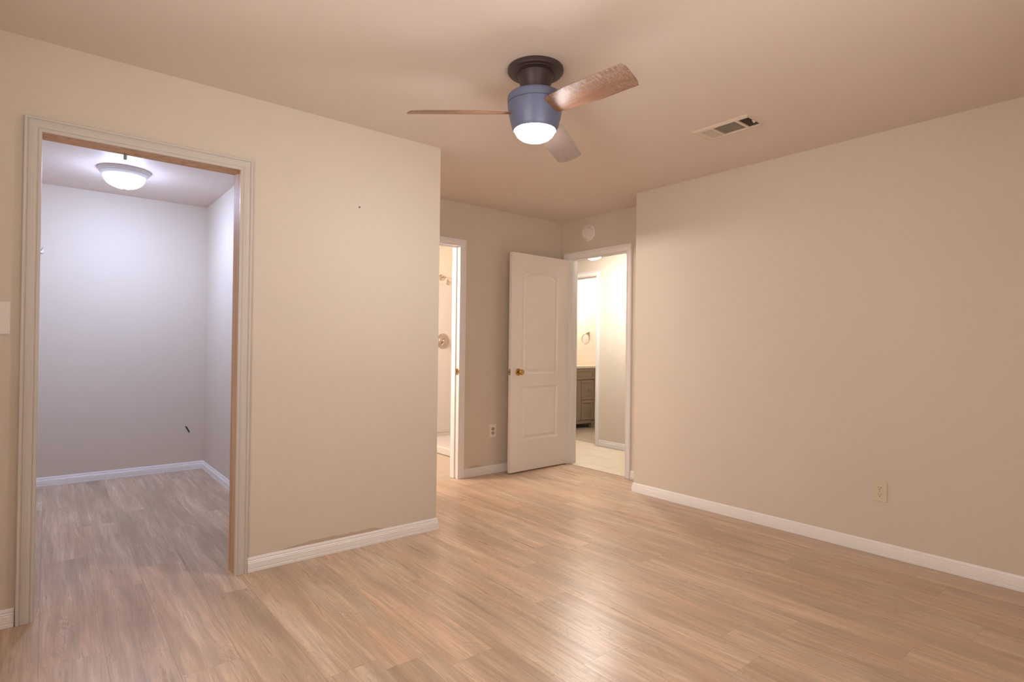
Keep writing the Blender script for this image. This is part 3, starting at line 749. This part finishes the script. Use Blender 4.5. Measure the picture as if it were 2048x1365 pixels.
sh = thing('wall_shower', 'small chrome shower head and arm on the tan wall above the white panel', 'shower', hc)
bm = bmesh.new(); lathe(bm, [(0, .0003), (.040, .0003), (.040, .004), (.028, .012), (.014, .016), (0, .016)], hc, 32, RY); obj('flange', bm, M_CHROME, sh, True, 40)
bm = bmesh.new(); tube(bm, [(hc[0], hc[1]-.012, hc[2]), (hc[0], hc[1]-.06, hc[2]+.006), (hc[0]+.003, hc[1]-.10, hc[2]-.010), (hc[0]+.006, hc[1]-.13, hc[2]-.040)], .0085, 10); obj('arm', bm, M_CHROME, sh, True)
hm = Matrix.Rotation(math.radians(40), 4, 'X')
bm = bmesh.new(); lathe(bm, [(0, .0), (.012, -.002), (.013, -.018), (.022, -.034), (.032, -.048), (.033, -.054), (.026, -.056), (0, -.056)], (hc[0]+.006, hc[1]-.132, hc[2]-.042), 28, Matrix.Rotation(math.radians(-38), 4, 'X')); obj('spray_head', bm, M_CHROME, sh, True, 40)

# ---------------------------------------------------------------- hall light
hl = thing('hall_ceiling_light', 'small lit ceiling bowl just showing under the entry doorway head', 'ceiling light', (4.45, 4.089, 0))
HC = (4.45, 4.089, 0)
bm = bmesh.new(); lathe(bm, [(0, 2.4395), (.065, 2.4395), (.066, 2.430), (.050, 2.420), (.010, 2.415), (.010, 2.2030), (.118, 2.1980), (.122, 2.1900), (.122, 2.1820), (0, 2.1820)], HC, 40); obj('canopy_and_stem', bm, M_NICKEL, hl, True, 35)
bm = bmesh.new(); gp = [(.112, 2.1815)] + [(.112*math.cos(t), 2.1780-.080*math.sin(t)) for t in [math.pi/2*i/10 for i in range(11)]]; gp[-1] = (0, gp[-1][1])
lathe(bm, gp, HC, 40); obj('glass_bowl', bm, M_HALLGLASS, hl, True)

# ---------------------------------------------------------------- vanity
VY = 5.655; vx0_, vx1_ = 5.46, 6.222
va = thing('bathroom_vanity', 'taupe grey bathroom vanity with a cream top seen through the hall doorway', 'vanity', ((vx0_+vx1_)/2, 5.92, 0))
bm = bmesh.new(); box(bm, vx0_, vx1_, VY+.020, YV-.005, .095, .865); obj('carcass', bm, M_CAB, va)
bm = bmesh.new()
bbox(bm, vx0_-.012, XV-.002, VY-.012, YV-.001, .8655, .900, .004, 2); bbox(bm, vx0_-.012, XV-.0215, YV-.021, YV-.001, .9003, .985, .003, 1)
obj('countertop', bm, M_STONE, va)
def raised_front(x0, x1, z0, z1, rail):
    b = bmesh.new(); y0, y1 = VY, VY+.0195
    def R(o, y): return [b.verts.new(p) for p in ((x0+o, y, z0+o), (x1-o, y, z0+o), (x1-o, y, z1-o), (x0+o, y, z1-o))]
    rings = [R(0, y1), R(0, y0+.003), R(.003, y0), R(rail, y0), R(rail+.004, y0+.004), R(rail+.010, y0+.004), R(rail+.013, y0+.009)]
    for a, c in zip(rings, rings[1:]):
        for i in range(4): b.faces.new((a[i], a[(i+1) % 4], c[(i+1) % 4], c[i]))
    b.faces.new(rings[-1]); b.faces.new(rings[0])
    bmesh.ops.recalc_face_normals(b, faces=b.faces[:]); return b
def knob(parent, x, z):
    b = bmesh.new(); lathe(b, [(.0075, .0002), (.006, .004), (.0055, .014), (.010, .018), (.0165, .022), (.0165, .026), (.010, .030), (0, .031)], (x, VY, z), 24, RY); obj('knob', b, M_CHROME, parent, True, 50)
XD = 5.938
obj('false_front', raised_front(vx0_+.004, vx1_-.006, .704, .860, .032), M_CAB, va)
dr = obj('cabinet_door', raised_front(vx0_+.004, XD-.004, .118, .697, .040), M_CAB, va)
b = bmesh.new(); knob(dr, vx0_+.035, .60)
for z0, z1 in ((.412, .697), (.118, .405)):
    d = obj('drawer', raised_front(XD+.004, vx1_-.006, z0, z1, .036), M_CAB, va); knob(d, 6.085, (z0+z1)/2)
for lx in (vx0_+.002, vx1_-.066):
    for ly in (VY+.002, YV-.07):
        bm = bmesh.new(); t0 = bmesh.new(); box(t0, lx, lx+.064, ly, ly+.060, 0, .0945)
        for v in t0.verts:
            if v.co.z < .01:
                v.co.x = lx+.032+(v.co.x-lx-.032)*.86; v.co.y = ly+.03+(v.co.y-ly-.03)*.86
        merge(bm, t0); obj('leg', bm, M_CAB, va)
bm = bmesh.new(); box(bm, vx0_+.0665, vx1_-.0665, VY+.010, VY+.028, .070, .1155); obj('bottom_rail', bm, M_CAB, va)

# ---------------------------------------------------------------- towel ring
M_TOWEL = mat('dull_nickel', (0.36, 0.32, 0.25), 0.3, 0.8)
tr = thing('towel_ring', 'thin chrome towel ring on the bright wall above the vanity', 'towel ring', (XV, 5.805, 1.375))
bm = bmesh.new()
t0 = bmesh.new(); box(t0, XV-.060, XV-.0005, 5.790, 5.820, 1.350, 1.400)
for v in t0.verts:
    if v.co.x < XV-.03: v.co.y = 5.805+(v.co.y-5.805)*.40; v.co.z = 1.372+(v.co.z-1.375)*.25
bmesh.ops.bevel(t0, geom=t0.edges[:], offset=.002, segments=2, affect='EDGES'); merge(bm, t0); obj('mount', bm, M_TOWEL, tr)
bm = bmesh.new(); R_ = .073
tilt = math.radians(14)
tube(bm, [(XV-.055-.0+R_*0, 5.805, 1.366) if False else (XV-.052+ (R_-R_*math.cos(a))*math.sin(tilt)*-.0, 5.822+R_*math.sin(a), 1.366-R_+R_*math.cos(a)) for a in [2*math.pi*i/40 for i in range(40)]], .0042, 8, True)
obj('ring', bm, M_TOWEL, tr, True)

for o in list(S.objects):
    if o.type == 'MESH' and o.name.startswith('tmp'): bpy.data.objects.remove(o)
